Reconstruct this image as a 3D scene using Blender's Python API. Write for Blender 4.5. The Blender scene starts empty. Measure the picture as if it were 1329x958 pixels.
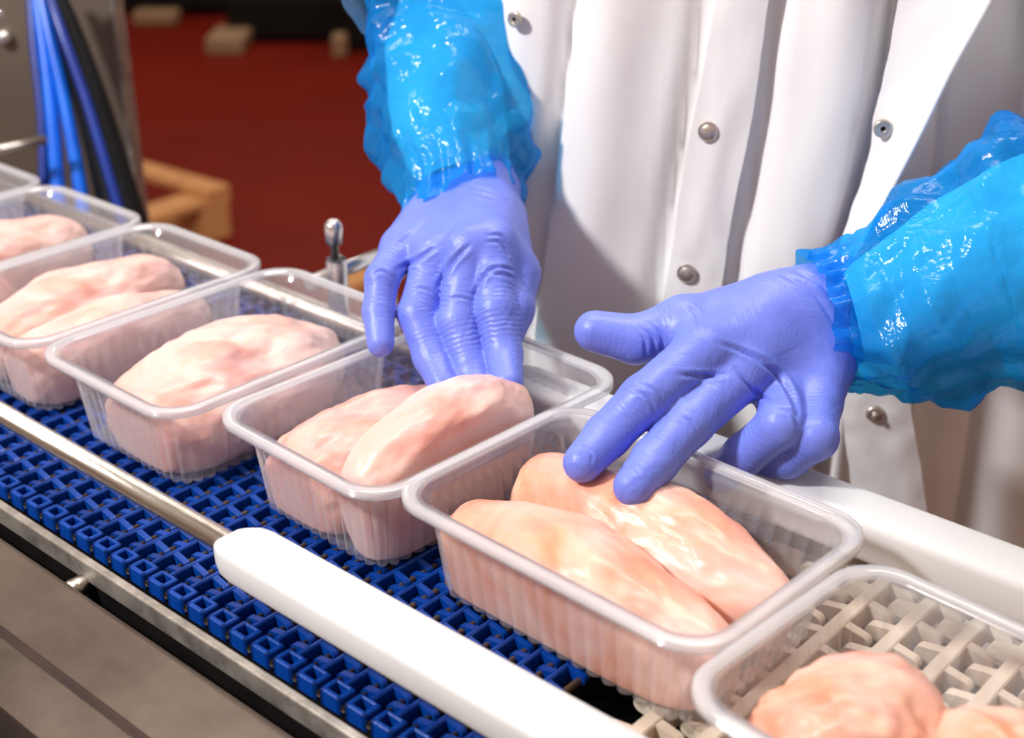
import bpy, bmesh, math, random
import numpy as np
from mathutils import Vector, Matrix, noise as mnoise

# ------------------------------------------------------------------ camera
IMG_W, IMG_H, FPX = 1329.0, 958.0, 1784.0
PITCH, YAW = math.radians(25.4), math.radians(-41.5)
BELT_Z, TRAY_H = 0.900, 0.057
RIM_Z = BELT_Z + TRAY_H
CAM = np.array([0.0, 0.0, RIM_Z + 1.0 / 3.0])
_cp, _sp = math.cos(PITCH), math.sin(PITCH)
FWD = np.array([math.sin(YAW) * _cp, math.cos(YAW) * _cp, -_sp])
RIGHT = np.array([math.cos(YAW), -math.sin(YAW), 0.0])
UP = np.cross(RIGHT, FWD)
scene = bpy.context.scene
COL = scene.collection
cd = bpy.data.cameras.new('camera'); cam = bpy.data.objects.new('camera', cd); COL.objects.link(cam)
cd.sensor_width = 36.0; cd.lens = FPX / IMG_W * 36.0
cd.clip_start = 0.02; cd.clip_end = 60
cam.matrix_world = Matrix(((RIGHT[0], UP[0], -FWD[0], CAM[0]), (RIGHT[1], UP[1], -FWD[1], CAM[1]),
                           (RIGHT[2], UP[2], -FWD[2], CAM[2]), (0, 0, 0, 1)))
cd.dof.use_dof = True; cd.dof.focus_distance = 0.70; cd.dof.aperture_fstop = 6.7
scene.camera = cam

# ------------------------------------------------------------------ world, lights, exposure
world = bpy.data.worlds.new('world'); scene.world = world; world.use_nodes = True
bgn = world.node_tree.nodes['Background']
bgn.inputs[0].default_value = (1.0, 0.72, 0.54, 1); bgn.inputs[1].default_value = 0.44
def area(name, loc, target, size, energy, color=(1, 1, 1), size_y=None):
    ld = bpy.data.lights.new(name, 'AREA'); ld.energy = energy; ld.color = color
    ld.shape = 'RECTANGLE' if size_y else 'DISK'; ld.size = size
    if size_y: ld.size_y = size_y
    o = bpy.data.objects.new(name, ld); COL.objects.link(o)
    o.location = loc
    o.rotation_euler = (Vector(target) - Vector(loc)).to_track_quat('-Z', 'Y').to_euler()
    return o
area('key_lamp', (-1.05, -0.85, 2.35), (-0.42, 0.55, 1.0), 0.20, 47, (1.0, 0.98, 0.97))
area('ceiling_lamp', (-0.8, 1.0, 3.2), (-0.5, 0.5, 0.9), 1.6, 42, (1.0, 0.95, 0.9), 0.5)
area('hall_lamp', (-4.6, 3.6, 3.6), (-4.4, 3.6, 0), 2.0, 44, (1.0, 0.93, 0.85), 0.6)
vs = scene.view_settings
vs.view_transform = 'Standard'; vs.look = 'None'; vs.exposure = 0.0; vs.gamma = 1.0; vs.use_curve_mapping = False
try:
    scene.cycles.transparent_max_bounces = 24
    scene.cycles.max_bounces = 10
except Exception:
    pass

# ------------------------------------------------------------------ helpers
def ray(px, py): return (px - IMG_W / 2) / FPX * RIGHT - (py - IMG_H / 2) / FPX * UP + FWD
def at(px, py, d): return CAM + ray(px, py) * d
def at_z(px, py, z): q = ray(px, py); return CAM + q * ((z - CAM[2]) / q[2])
def at_y(px, py, y): q = ray(px, py); return CAM + q * (y / q[1])
def depth(P): return float((np.asarray(P) - CAM) @ FWD)
def px_of(P):
    v = np.asarray(P) - CAM
    d = v @ FWD
    return np.array([IMG_W / 2 + FPX * (v @ RIGHT) / d, IMG_H / 2 - FPX * (v @ UP) / d])

def lin(r, g, b):
    f = lambda c: (c / 255 / 12.92) if c / 255 <= 0.04045 else ((c / 255 + 0.055) / 1.055) ** 2.4
    return (f(r), f(g), f(b), 1.0)

def mesh_obj(name, verts, faces, m=None, parent=None, smooth=True):
    me = bpy.data.meshes.new(name)
    me.from_pydata([tuple(map(float, v)) for v in verts], [], [tuple(map(int, f)) for f in faces]); me.update()
    if smooth: me.polygons.foreach_set('use_smooth', [True] * len(me.polygons))
    o = bpy.data.objects.new(name, me); COL.objects.link(o)
    if m: me.materials.append(m)
    if parent: o.parent = parent
    return o

def from_bm(name, bm, m=None, parent=None, smooth=False):
    me = bpy.data.meshes.new(name); bm.to_mesh(me); bm.free()
    if smooth: me.polygons.foreach_set('use_smooth', [True] * len(me.polygons))
    o = bpy.data.objects.new(name, me); COL.objects.link(o)
    if m: me.materials.append(m)
    if parent: o.parent = parent
    return o

def share(name, src, parent=None):
    o = bpy.data.objects.new(name, src.data); COL.objects.link(o)
    if parent: o.parent = parent
    return o

def tag(o, label=None, cat=None, group=None, kind=None):
    if label: o['label'] = label
    if cat: o['category'] = cat
    if group: o['group'] = group
    if kind: o['kind'] = kind
    return o

def empty(name, loc=(0, 0, 0), rz=0.0):
    o = bpy.data.objects.new(name, None); COL.objects.link(o); o.empty_display_size = 0.05
    o.location = loc; o.rotation_euler = (0, 0, rz)
    return o

def add_box(bm, x0, x1, y0, y1, z0, z1, bev=0.0, seg=2):
    r = bmesh.ops.create_cube(bm, size=1.0)
    for v in r['verts']:
        v.co = Vector(((x0 + x1) / 2 + v.co.x * (x1 - x0), (y0 + y1) / 2 + v.co.y * (y1 - y0), (z0 + z1) / 2 + v.co.z * (z1 - z0)))
    if bev > 0:
        es = list({e for v in r['verts'] for e in v.link_edges})
        bmesh.ops.bevel(bm, geom=es, offset=bev, segments=seg, affect='EDGES', profile=0.5)
    return r

def frame_of(d):
    d = d / np.linalg.norm(d)
    a = np.array([0, 0, 1.0]) if abs(d[2]) < 0.9 else np.array([1.0, 0, 0])
    s = np.cross(d, a); s /= np.linalg.norm(s)
    return s, np.cross(s, d)

def tube(pts, radii, n=20, cap=True):
    """loft of circles along a path -> verts, faces"""
    pts = np.asarray(pts, float); V = []; Fc = []
    s_prev = None
    for i, p in enumerate(pts):
        d = pts[min(i + 1, len(pts) - 1)] - pts[max(i - 1, 0)]
        d = d / np.linalg.norm(d)
        if s_prev is None: s, t = frame_of(d)
        else:
            s = s_prev - d * (s_prev @ d); s /= np.linalg.norm(s); t = np.cross(s, d)
        s_prev = s
        for k in range(n):
            a = 2 * math.pi * k / n
            V.append(p + radii[i] * (math.cos(a) * s + math.sin(a) * t))
    for i in range(len(pts) - 1):
        for k in range(n):
            k2 = (k + 1) % n
            Fc.append((i * n + k, i * n + k2, (i + 1) * n + k2, (i + 1) * n + k))
    if cap:
        Fc.append(tuple(range(n))); Fc.append(tuple(reversed(range((len(pts) - 1) * n, len(pts) * n))))
    return V, Fc

def tube_obj(name, pts, radii, m, parent=None, n=20, cap=True):
    if np.isscalar(radii): radii = [radii] * len(pts)
    V, Fc = tube(pts, radii, n, cap)
    o = mesh_obj(name, V, Fc, m, parent)
    me = o.data; bm = bmesh.new(); bm.from_mesh(me); bmesh.ops.recalc_face_normals(bm, faces=bm.faces); bm.to_mesh(me); bm.free()
    sharp_caps(o)
    return o

def sharp_caps(o):
    for p in o.data.polygons:
        if len(p.vertices) > 4: p.use_smooth = False

def spline(P, n):
    """Catmull-Rom resample"""
    P = np.asarray(P, float); Q = np.vstack([2 * P[0] - P[1], P, 2 * P[-1] - P[-2]]); out = []
    m = len(P) - 1
    for i in range(n):
        u = i / (n - 1) * m; k = min(int(u), m - 1); t = u - k
        a, b, c, d = Q[k], Q[k + 1], Q[k + 2], Q[k + 3]
        out.append(0.5 * (2 * b + (c - a) * t + (2 * a - 5 * b + 4 * c - d) * t * t + (3 * b - a - 3 * c + d) * t ** 3))
    return np.array(out)

# ------------------------------------------------------------------ materials
def nodes_of(name):
    m = bpy.data.materials.new(name); m.use_nodes = True
    nt = m.node_tree; b = nt.nodes['Principled BSDF']
    return m, nt, b, nt.nodes['Material Output']
def N(nt, t, **kw):
    n = nt.nodes.new(t)
    for k, v in kw.items(): setattr(n, k, v)
    return n
def noise_tex(nt, scale, detail=4, rough=0.55, vec=None, dist=0.0):
    n = N(nt, 'ShaderNodeTexNoise'); n.inputs['Scale'].default_value = scale; n.inputs['Detail'].default_value = detail
    n.inputs['Roughness'].default_value = rough; n.inputs['Distortion'].default_value = dist
    if vec is None:
        tc = N(nt, 'ShaderNodeTexCoord'); vec = tc.outputs['Object']
    nt.links.new(vec, n.inputs['Vector']); return n
def stretch(nt, sx, sy, sz, src='Object', rot=(0, 0, 0)):
    tc = N(nt, 'ShaderNodeTexCoord'); mp = N(nt, 'ShaderNodeMapping')
    mp.inputs['Scale'].default_value = (sx, sy, sz); mp.inputs['Rotation'].default_value = rot
    nt.links.new(tc.outputs[src], mp.inputs['Vector']); return mp.outputs[0]
def ramp(nt, fac, stops):
    r = N(nt, 'ShaderNodeValToRGB'); e = r.color_ramp.elements
    while len(e) < len(stops): e.new(0.5)
    for i, (p, c) in enumerate(stops): e[i].position = p; e[i].color = c
    nt.links.new(fac, r.inputs[0]); return r.outputs[0]
def bump(nt, b, height, strength, dist=0.001, prev=None):
    bn = N(nt, 'ShaderNodeBump'); bn.inputs['Strength'].default_value = strength; bn.inputs['Distance'].default_value = dist
    nt.links.new(height, bn.inputs['Height'])
    if prev is not None: nt.links.new(prev, bn.inputs['Normal'])
    if b is not None: nt.links.new(bn.outputs[0], b.inputs['Normal'])
    return bn.outputs[0]

def simple(name, c1, c2=None, rough=0.5, metal=0.0, scale=30, bumps=0.0, bscale=200, spec=0.5, vec=None, sss=0.0):
    m, nt, b, o = nodes_of(name)
    b.inputs['Roughness'].default_value = rough; b.inputs['Metallic'].default_value = metal
    b.inputs['Specular IOR Level'].default_value = spec
    v = stretch(nt, *vec) if vec else None
    nz = noise_tex(nt, scale, 5, vec=v)
    nt.links.new(ramp(nt, nz.outputs['Fac'], [(0.35, c1), (0.65, c2 or c1)]), b.inputs['Base Color'])
    if bumps:
        nb = noise_tex(nt, bscale, 3, vec=v); bump(nt, b, nb.outputs['Fac'], bumps)
    if sss:
        b.inputs['Subsurface Weight'].default_value = sss; b.inputs['Subsurface Radius'].default_value = (1, 1, 1); b.inputs['Subsurface Scale'].default_value = 0.006
    return m

M = {}
M['belt'] = simple('blue_belt_plastic', lin(0, 54, 138), lin(4, 64, 156), 0.34, spec=0.4, scale=60, bumps=0.15, bscale=600)
M['rodpin'] = simple('hinge_rod_plastic', lin(96, 78, 60), lin(60, 50, 44), 0.5)
M['white_belt'] = simple('beige_belt_plastic', lin(226, 214, 196), lin(205, 190, 170), 0.4, scale=40)
M['hdpe'] = simple('white_guide_plastic', lin(220, 221, 222), lin(214, 216, 218), 0.35, scale=14, bumps=0.05, bscale=90, sss=0.25)
M['steel_rod'] = simple('brushed_steel_rod', lin(205, 200, 192), lin(180, 174, 166), 0.27, 1.0, scale=20, bumps=0.2, bscale=300, vec=(1, 30, 30))
M['steel_strip'] = simple('scratched_steel_bar', lin(190, 184, 176), lin(140, 135, 130), 0.42, 0.65, scale=60, bumps=0.25, bscale=350)
M['chrome'] = simple('chrome', lin(225, 225, 225), lin(210, 210, 212), 0.24, 0.85)
M['dark'] = simple('dark_frame_metal', lin(26, 22, 21), lin(16, 14, 14), 0.6, 0.2, spec=0.2)
M['far_plate'] = simple('far_frame_plate_steel', lin(196, 180, 160), lin(176, 160, 142), 0.38, 0.7, scale=9)
M['black'] = simple('black_rubber', lin(9, 10, 15), lin(14, 16, 22), 0.6, spec=0.2)
M['hose'] = simple('blue_hose_plastic', lin(10, 110, 235), lin(5, 90, 215), 0.28)
M['hose_dark'] = simple('navy_hose_plastic', lin(8, 50, 150), lin(5, 40, 130), 0.3)
M['wood'] = simple('pallet_wood', lin(226, 170, 112), lin(190, 132, 80), 0.75, scale=9, vec=(2, 14, 14), bumps=0.3)
M['pad'] = simple('beige_foot_plastic', lin(170, 140, 110), lin(140, 112, 84), 0.6)
M['snap'] = simple('snap_metal', lin(216, 208, 198), lin(190, 180, 170), 0.36, 0.75, scale=400, bumps=0.1, bscale=900)
M['snap_dark'] = simple('snap_hole_dark', lin(30, 28, 26), lin(22, 20, 20), 0.6)
M['seam'] = simple('dark_seam_gap', lin(70, 48, 42), lin(50, 36, 32), 0.7)
M['boot'] = simple('white_boot_rubber', lin(230, 230, 228), lin(222, 222, 220), 0.4)

def steel_cover():
    m, nt, b, o = nodes_of('worn_stainless_cover')
    b.inputs['Metallic'].default_value = 0.85
    nz = noise_tex(nt, 7, 6, 0.6, stretch(nt, 1, 1.6, 1))
    nt.links.new(ramp(nt, nz.outputs['Fac'], [(0.3, lin(96, 84, 78)), (0.55, lin(126, 114, 104)), (0.75, lin(160, 148, 130))]), b.inputs['Base Color'])
    n2 = noise_tex(nt, 30, 6, 0.7)
    r = N(nt, 'ShaderNodeMapRange'); r.inputs[3].default_value = 0.3; r.inputs[4].default_value = 0.55
    nt.links.new(n2.outputs['Fac'], r.inputs[0]); nt.links.new(r.outputs[0], b.inputs['Roughness'])
    v = N(nt, 'ShaderNodeTexVoronoi'); v.inputs['Scale'].default_value = 90
    tc = N(nt, 'ShaderNodeTexCoord'); nt.links.new(tc.outputs['Object'], v.inputs['Vector'])
    bump(nt, b, noise_tex(nt, 45, 6, 0.65).outputs['Fac'], 0.25, 0.0006)
    return m
M['cover'] = steel_cover()

def floor_mat():
    m, nt, b, o = nodes_of('red_resin_floor')
    nz = noise_tex(nt, 1.4, 5, 0.6)
    nt.links.new(ramp(nt, nz.outputs['Fac'], [(0.3, lin(104, 20, 7)), (0.7, lin(122, 26, 10))]), b.inputs['Base Color'])
    b.inputs['Roughness'].default_value = 0.6; b.inputs['Specular IOR Level'].default_value = 0.12
    bump(nt, b, noise_tex(nt, 120, 3).outputs['Fac'], 0.3, 0.002)
    return m
M['floor'] = floor_mat()

def coat_mat():
    m, nt, b, o = nodes_of('white_twill_cotton')
    nz = noise_tex(nt, 9, 4)
    nt.links.new(ramp(nt, nz.outputs['Fac'], [(0.3, lin(238, 237, 237)), (0.7, lin(245, 245, 246))]), b.inputs['Base Color'])
    b.inputs['Roughness'].default_value = 0.85; b.inputs['Specular IOR Level'].default_value = 0.2
    w = N(nt, 'ShaderNodeTexWave'); w.inputs['Scale'].default_value = 330; w.inputs['Distortion'].default_value = 0.4
    nt.links.new(stretch(nt, 1, 1, 1, rot=(0, 0.7, 0)), w.inputs['Vector'])
    b1 = bump(nt, None, w.outputs['Fac'], 0.12, 0.0004)
    bump(nt, b, noise_tex(nt, 40, 5, 0.6, stretch(nt, 1, 1, 0.4)).outputs['Fac'], 0.25, 0.0025, b1)
    return m
M['coat'] = coat_mat()

def glove_mat():
    m, nt, b, o = nodes_of('nitrile_glove')
    nz = noise_tex(nt, 35, 4)
    nt.links.new(ramp(nt, nz.outputs['Fac'], [(0.3, lin(102, 120, 220)), (0.7, lin(114, 132, 230))]), b.inputs['Base Color'])
    b.inputs['Roughness'].default_value = 0.42; b.inputs['Specular IOR Level'].default_value = 0.45
    # wrinkles: attribute 'fold' = (mm along finger, strength, 0)
    a = N(nt, 'ShaderNodeAttribute'); a.attribute_name = 'fold'
    sp = N(nt, 'ShaderNodeSeparateXYZ'); nt.links.new(a.outputs['Vector'], sp.inputs[0])
    n1 = noise_tex(nt, 90, 3)
    ad = N(nt, 'ShaderNodeMath', operation='MULTIPLY_ADD'); nt.links.new(n1.outputs['Fac'], ad.inputs[0]); ad.inputs[1].default_value = 4.0
    nt.links.new(sp.outputs['X'], ad.inputs[2])
    fr = N(nt, 'ShaderNodeMath', operation='MULTIPLY'); nt.links.new(ad.outputs[0], fr.inputs[0]); fr.inputs[1].default_value = 2.1
    sn = N(nt, 'ShaderNodeMath', operation='SINE'); nt.links.new(fr.outputs[0], sn.inputs[0])
    n3 = noise_tex(nt, 55, 3)
    mr = N(nt, 'ShaderNodeMapRange'); mr.inputs[1].default_value = 0.45; mr.inputs[2].default_value = 0.68
    nt.links.new(n3.outputs['Fac'], mr.inputs[0])
    mu0 = N(nt, 'ShaderNodeMath', operation='MULTIPLY'); nt.links.new(sp.outputs['Y'], mu0.inputs[0]); nt.links.new(mr.outputs[0], mu0.inputs[1])
    mu = N(nt, 'ShaderNodeMath', operation='MULTIPLY'); nt.links.new(sn.outputs[0], mu.inputs[0]); nt.links.new(mu0.outputs[0], mu.inputs[1])
    b1 = bump(nt, None, mu.outputs[0], 0.36, 0.0005)
    n2 = noise_tex(nt, 26, 5, 0.6, None, 1.2)
    b2 = bump(nt, None, n2.outputs['Fac'], 0.5, 0.003, b1)
    bump(nt, b, noise_tex(nt, 600, 2).outputs['Fac'], 0.08, 0.0004, b2)
    return m
M['glove'] = glove_mat()

def sleeve_mat():
    m, nt, b, o = nodes_of('blue_polythene_film')
    nz = noise_tex(nt, 14, 4, 0.6)
    nt.links.new(ramp(nt, nz.outputs['Fac'], [(0.3, lin(4, 142, 238)), (0.7, lin(40, 186, 250))]), b.inputs['Base Color'])
    b.inputs['Roughness'].default_value = 0.16; b.inputs['Specular IOR Level'].default_value = 0.7
    n1 = noise_tex(nt, 45, 4, 0.55, None, 1.5)
    b1 = bump(nt, None, n1.outputs['Fac'], 0.4, 0.005)
    v = N(nt, 'ShaderNodeTexVoronoi'); v.feature = 'DISTANCE_TO_EDGE'; v.inputs['Scale'].default_value = 42
    tc = N(nt, 'ShaderNodeTexCoord'); nzv = noise_tex(nt, 20, 3)
    mx = N(nt, 'ShaderNodeMix', data_type='RGBA'); mx.inputs['Factor'].default_value = 0.12
    nt.links.new(tc.outputs['Object'], mx.inputs['A']); nt.links.new(nzv.outputs['Color'], mx.inputs['B'])
    nt.links.new(mx.outputs['Result'], v.inputs['Vector'])
    nb = bump(nt, b, v.outputs['Distance'], 0.25, 0.006, b1)
    tr = N(nt, 'ShaderNodeBsdfTransparent'); tr.inputs[0].default_value = lin(128, 228, 255)
    tl = N(nt, 'ShaderNodeBsdfTranslucent'); tl.inputs[0].default_value = lin(10, 150, 240); nt.links.new(nb, tl.inputs['Normal'])
    m1 = N(nt, 'ShaderNodeMixShader'); m1.inputs[0].default_value = 0.3
    nt.links.new(b.outputs[0], m1.inputs[1]); nt.links.new(tl.outputs[0], m1.inputs[2])
    m2 = N(nt, 'ShaderNodeMixShader'); m2.inputs[0].default_value = 0.54
    nt.links.new(m1.outputs[0], m2.inputs[1]); nt.links.new(tr.outputs[0], m2.inputs[2])
    nt.links.new(m2.outputs[0], o.inputs[0])
    return m
M['sleeve'] = sleeve_mat()

def tray_mat(name, clear, tint):
    m, nt, b, o = nodes_of(name)
    b.inputs['Base Color'].default_value = tint; b.inputs['Roughness'].default_value = 0.2
    b.inputs['Specular IOR Level'].default_value = 0.55
    nb = bump(nt, b, noise_tex(nt, 50, 4).outputs['Fac'], 0.06, 0.002)
    tl = N(nt, 'ShaderNodeBsdfTranslucent'); tl.inputs[0].default_value = tint
    m1 = N(nt, 'ShaderNodeMixShader'); m1.inputs[0].default_value = 0.35
    nt.links.new(b.outputs[0], m1.inputs[1]); nt.links.new(tl.outputs[0], m1.inputs[2])
    tr = N(nt, 'ShaderNodeBsdfTransparent'); tr.inputs[0].default_value = (0.97, 0.97, 0.985, 1)
    m2 = N(nt, 'ShaderNodeMixShader'); m2.inputs[0].default_value = clear
    nt.links.new(m1.outputs[0], m2.inputs[1]); nt.links.new(tr.outputs[0], m2.inputs[2])
    gl = N(nt, 'ShaderNodeBsdfGlossy'); gl.inputs['Roughness'].default_value = 0.14; nt.links.new(nb, gl.inputs['Normal'])
    lw = N(nt, 'ShaderNodeLayerWeight'); lw.inputs['Blend'].default_value = 0.5; nt.links.new(nb, lw.inputs['Normal'])
    pw = N(nt, 'ShaderNodeMath', operation='POWER'); nt.links.new(lw.outputs['Facing'], pw.inputs[0]); pw.inputs[1].default_value = 4.0
    fr = N(nt, 'ShaderNodeMath', operation='MULTIPLY_ADD'); nt.links.new(pw.outputs[0], fr.inputs[0]); fr.inputs[1].default_value = 0.45; fr.inputs[2].default_value = 0.05
    m3 = N(nt, 'ShaderNodeMixShader'); nt.links.new(fr.outputs[0], m3.inputs[0])
    nt.links.new(m2.outputs[0], m3.inputs[1]); nt.links.new(gl.outputs[0], m3.inputs[2])
    nt.links.new(m3.outputs[0], o.inputs[0])
    return m
M['tray'] = tray_mat('clear_tray_plastic', 0.77, lin(246, 247, 250))
M['rim'] = tray_mat('milky_rim_plastic', 0.56, lin(248, 249, 252))

def meat_mat(name, pale, pink, deep):
    m, nt, b, o = nodes_of(name)
    n1 = noise_tex(nt, 16, 3, 0.5, None, 0.8)
    c = ramp(nt, n1.outputs['Fac'], [(0.30, deep), (0.43, pink), (0.57, pale)])
    n2 = noise_tex(nt, 60, 4, 0.6, stretch(nt, 0.3, 1, 1))
    mx = N(nt, 'ShaderNodeMix', data_type='RGBA', blend_type='SOFT_LIGHT'); mx.inputs['Factor'].default_value = 0.25
    nt.links.new(c, mx.inputs['A']); nt.links.new(n2.outputs['Color'], mx.inputs['B'])
    nt.links.new(mx.outputs['Result'], b.inputs['Base Color'])
    b.inputs['Roughness'].default_value = 0.33; b.inputs['Specular IOR Level'].default_value = 0.42
    b.inputs['Subsurface Weight'].default_value = 0.25; b.inputs['Subsurface Radius'].default_value = (1.0, 0.45, 0.3); b.inputs['Subsurface Scale'].default_value = 0.008
    b1 = bump(nt, None, noise_tex(nt, 45, 5, 0.6, stretch(nt, 0.5, 1, 1)).outputs['Fac'], 0.4, 0.003)
    bump(nt, b, noise_tex(nt, 420, 3).outputs['Fac'], 0.1, 0.0006, b1)
    return m
M['meat_pale'] = meat_mat('pale_raw_chicken', lin(231, 198, 190), lin(227, 182, 172), lin(218, 156, 143))
M['meat_pink'] = meat_mat('pink_raw_chicken', lin(226, 182, 172), lin(220, 166, 156), lin(208, 140, 126))
M['meat_peach'] = meat_mat('peach_raw_chicken', lin(231, 188, 174), lin(227, 166, 144), lin(218, 130, 95))

# ------------------------------------------------------------------ setting: floor
bm = bmesh.new(); add_box(bm, -14, 6, -5, 14, -0.1, 0)
tag(from_bm('floor', bm, M['floor']), 'red-brown resin factory floor', None, None, 'structure')

# ------------------------------------------------------------------ conveyor belts
def prism_y(bm, prof, y0, y1):
    """extrude an (x,z) outline along y"""
    a = [bm.verts.new((x, y0, z)) for x, z in prof]; b = [bm.verts.new((x, y1, z)) for x, z in prof]
    n = len(prof)
    for i in range(n):
        j = (i + 1) % n; bm.faces.new((a[i], a[j], b[j], b[i]))
    bm.faces.new(list(reversed(a))); bm.faces.new(b)

def finger_prof(p, side, rk, zt, zb):
    """arm from the bar to a round knuckle centred on the hinge line"""
    cx = side * p * 0.5; cz = (zt + zb) / 2; pr = []
    for k in range(9):
        a = math.pi / 2 - math.pi * k / 8
        pr.append((cx + side * rk * math.cos(a), cz + rk * math.sin(a) * 0.98))
    pr.append((side * 0.0012, zb + 0.0012)); pr.append((side * 0.0012, zt - 0.0004))
    if side < 0: pr = pr[::-1]
    return pr

def belt_row_mesh(name, y0, y1, p, cell, zt, th, m, bar=0.0027):
    bm = bmesh.new(); zb = zt - th
    # transverse bar with softened top edges
    h = bar / 2; c = 0.0008
    prism_y(bm, [(-h, zb), (h, zb), (h, zt - c), (h - c, zt), (-h + c, zt), (-h, zt - c)], y0 + 0.0055, y1)
    n = int((y1 - y0) / cell)
    fw = cell * 0.22
    rk = th * 0.31
    for i in range(n):
        yc = y0 + (i + 0.5) * cell
        if i > 0: prism_y(bm, finger_prof(p, 1, rk, zt, zb), yc - cell * 0.25 - fw / 2, yc - cell * 0.25 + fw / 2)
        prism_y(bm, finger_prof(p, -1, rk, zt, zb), yc + cell * 0.25 - fw / 2, yc + cell * 0.25 + fw / 2)
    # edge link: a ring of four beams with a hole through the top
    e0, e1 = y0 - 0.004, y0 + 0.0062
    xa, xb = -p * 0.40, p * 0.42
    for (a0, a1, b0, b1) in ((xa, xb, e0, e0 + 0.0026), (xa, xb, e1 - 0.0020, e1), (xa, xa + 0.0028, e0, e1), (xb - 0.0030, xb, e0, e1)):
        add_box(bm, a0, a1, b0, b1, zb, zt, 0.0006, 1)
    bmesh.ops.recalc_face_normals(bm, faces=bm.faces)
    return from_bm(name, bm, m)

PITCH_B = 0.0163
belt = tag(empty('conveyor_belt', (0, 0, 0)), 'blue modular plastic link conveyor belt under the trays of chicken', 'conveyor belt')
row0 = None
xs = np.arange(-1.28, -0.306, PITCH_B)
for x in xs:
    if row0 is None:
        row0 = belt_row_mesh('belt_row', 0.3155, 0.600, PITCH_B, 0.0158, 0.0, 0.0095, M['belt']); r = row0; r.parent = belt
        V, Fc = tube([(PITCH_B * .5, 0.3118, -0.0048), (PITCH_B * .5, 0.6, -0.0048)], [0.0017, 0.0017], 8); pin0 = mesh_obj('hinge_rod', V, Fc, M['rodpin'], r)
    else:
        r = share('belt_row', row0, belt); pn = share('hinge_rod', pin0, r)
    r.location = (x, 0, BELT_Z)

wbelt = tag(empty('conveyor_belt', (0, 0, 0)), 'beige open-mesh plastic conveyor belt under the nearest tray', 'conveyor belt')
wrow0 = None
for x in np.arange(-0.268, 0.10, 0.0254):
    if wrow0 is None:
        wrow0 = belt_row_mesh('belt_row', 0.318, 0.600, 0.0254, 0.0235, 0.0, 0.0125, M['white_belt'], bar=0.0075); r = wrow0; r.parent = wbelt
    else: r = share('belt_row', wrow0, wbelt)
    r.location = (x, 0, BELT_Z - 0.001)

# conveyor frame: side bars, bed, far plate, legs
fr = tag(empty('conveyor', (-0.6, 0.45, 0)), 'stainless conveyor frame with flat side bar along the blue belt', 'conveyor frame')
def fpart(name, m, *boxes, bev=0.001):
    bm = bmesh.new()
    for b in boxes: add_box(bm, *b, bev)
    o = from_bm(name, bm, m, fr); o.matrix_parent_inverse = Matrix.Translation((0.6, -0.45, 0)); return o
fpart('side_bar', M['steel_strip'], (-1.30, 0.12, 0.2995, 0.3045, 0.8865, 0.8985))
fpart('far_side_bar', M['steel_strip'], (-1.30, 0.12, 0.606, 0.612, 0.86, 0.8985))
fpart('belt_bed', M['dark'], (-1.30, 0.12, 0.3046, 0.606, 0.835, 0.842))
fpart('far_plate', M['far_plate'], (-1.30, -0.52, 0.6125, 0.637, 0.868, 0.872))
fpart('inner_side_plate', M['dark'], (-1.30, 0.12, 0.3025, 0.3045, 0.60, 0.886))
for lx in (-1.22, -0.62, 0.04):
    for ly in (0.335, 0.585): fpart('leg', M['steel_strip'], (lx - .02, lx + .02, ly - .02, ly + .02, 0.0, 0.835), bev=0.003)

# stainless cover box in the foreground
cv = tag(empty('machine_cover', (-0.6, 0.2, 0)), 'worn stainless steel machine cover beside the blue belt', 'machine cover')
def loft_x(name, prof, x0, x1, m, parent, off, nx=2):
    """outline (y,z) swept along x"""
    V = []; n = len(prof); Fc = []
    for i in range(nx):
        x = x0 + (x1 - x0) * i / (nx - 1)
        V += [(x, y, z) for y, z in prof]
    for i in range(nx - 1):
        for k in range(n):
            k2 = (k + 1) % n; Fc.append((i * n + k, i * n + k2, (i + 1) * n + k2, (i + 1) * n + k))
    Fc.append(tuple(range(n))); Fc.append(tuple(reversed(range((nx - 1) * n, nx * n))))
    o = mesh_obj(name, V, Fc, m, parent); bm = bmesh.new(); bm.from_mesh(o.data); bmesh.ops.recalc_face_normals(bm, faces=bm.faces); bm.to_mesh(o.data); bm.free()
    o.data.polygons.foreach_set('use_smooth', [False] * len(o.data.polygons))
    if off is not None: o.matrix_parent_inverse = Matrix.Translation(off)
    return o
def edge_arc(y, z, r, n=6): return [(y - r + r * math.sin(a), z - r + r * math.cos(a)) for a in [math.pi / 2 * k / n for k in range(n + 1)]]
off = (0.6, -0.2, 0)
CT = 0.896
prof = [(0.2455, CT - 0.0105)] + edge_arc(0.2815, CT - 0.003, 0.007) + [(0.2815, 0.60), (0.2455, 0.60)]
prof = [(0.2455, CT - 0.004)] + edge_arc(0.2885, CT, 0.007) + [(0.2885, 0.60), (0.2455, 0.60)]
o = loft_x('upper_panel', prof, -1.3, 0.05, M['cover'], cv, off)
for p in o.data.polygons:
    if len(p.vertices) == 4: p.use_smooth = True
o.data.set_sharp_from_angle(angle=math.radians(35))
loft_x('lower_panel', [(0.2200, CT - 0.0135), (0.245, CT - 0.0075), (0.245, 0.60), (0.2200, 0.60)], -1.3, 0.05, M['cover'], cv, off)
loft_x('seam_strip', [(0.2445, CT - 0.0078), (0.2462, CT - 0.0035), (0.2462, CT - 0.0028), (0.2440, CT - 0.0070)], -1.3, 0.05, M['seam'], cv, off)
bm = bmesh.new(); add_box(bm, -0.0016, 0.0016, -0.02, 0.0, -0.001, 0.0006)
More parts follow.
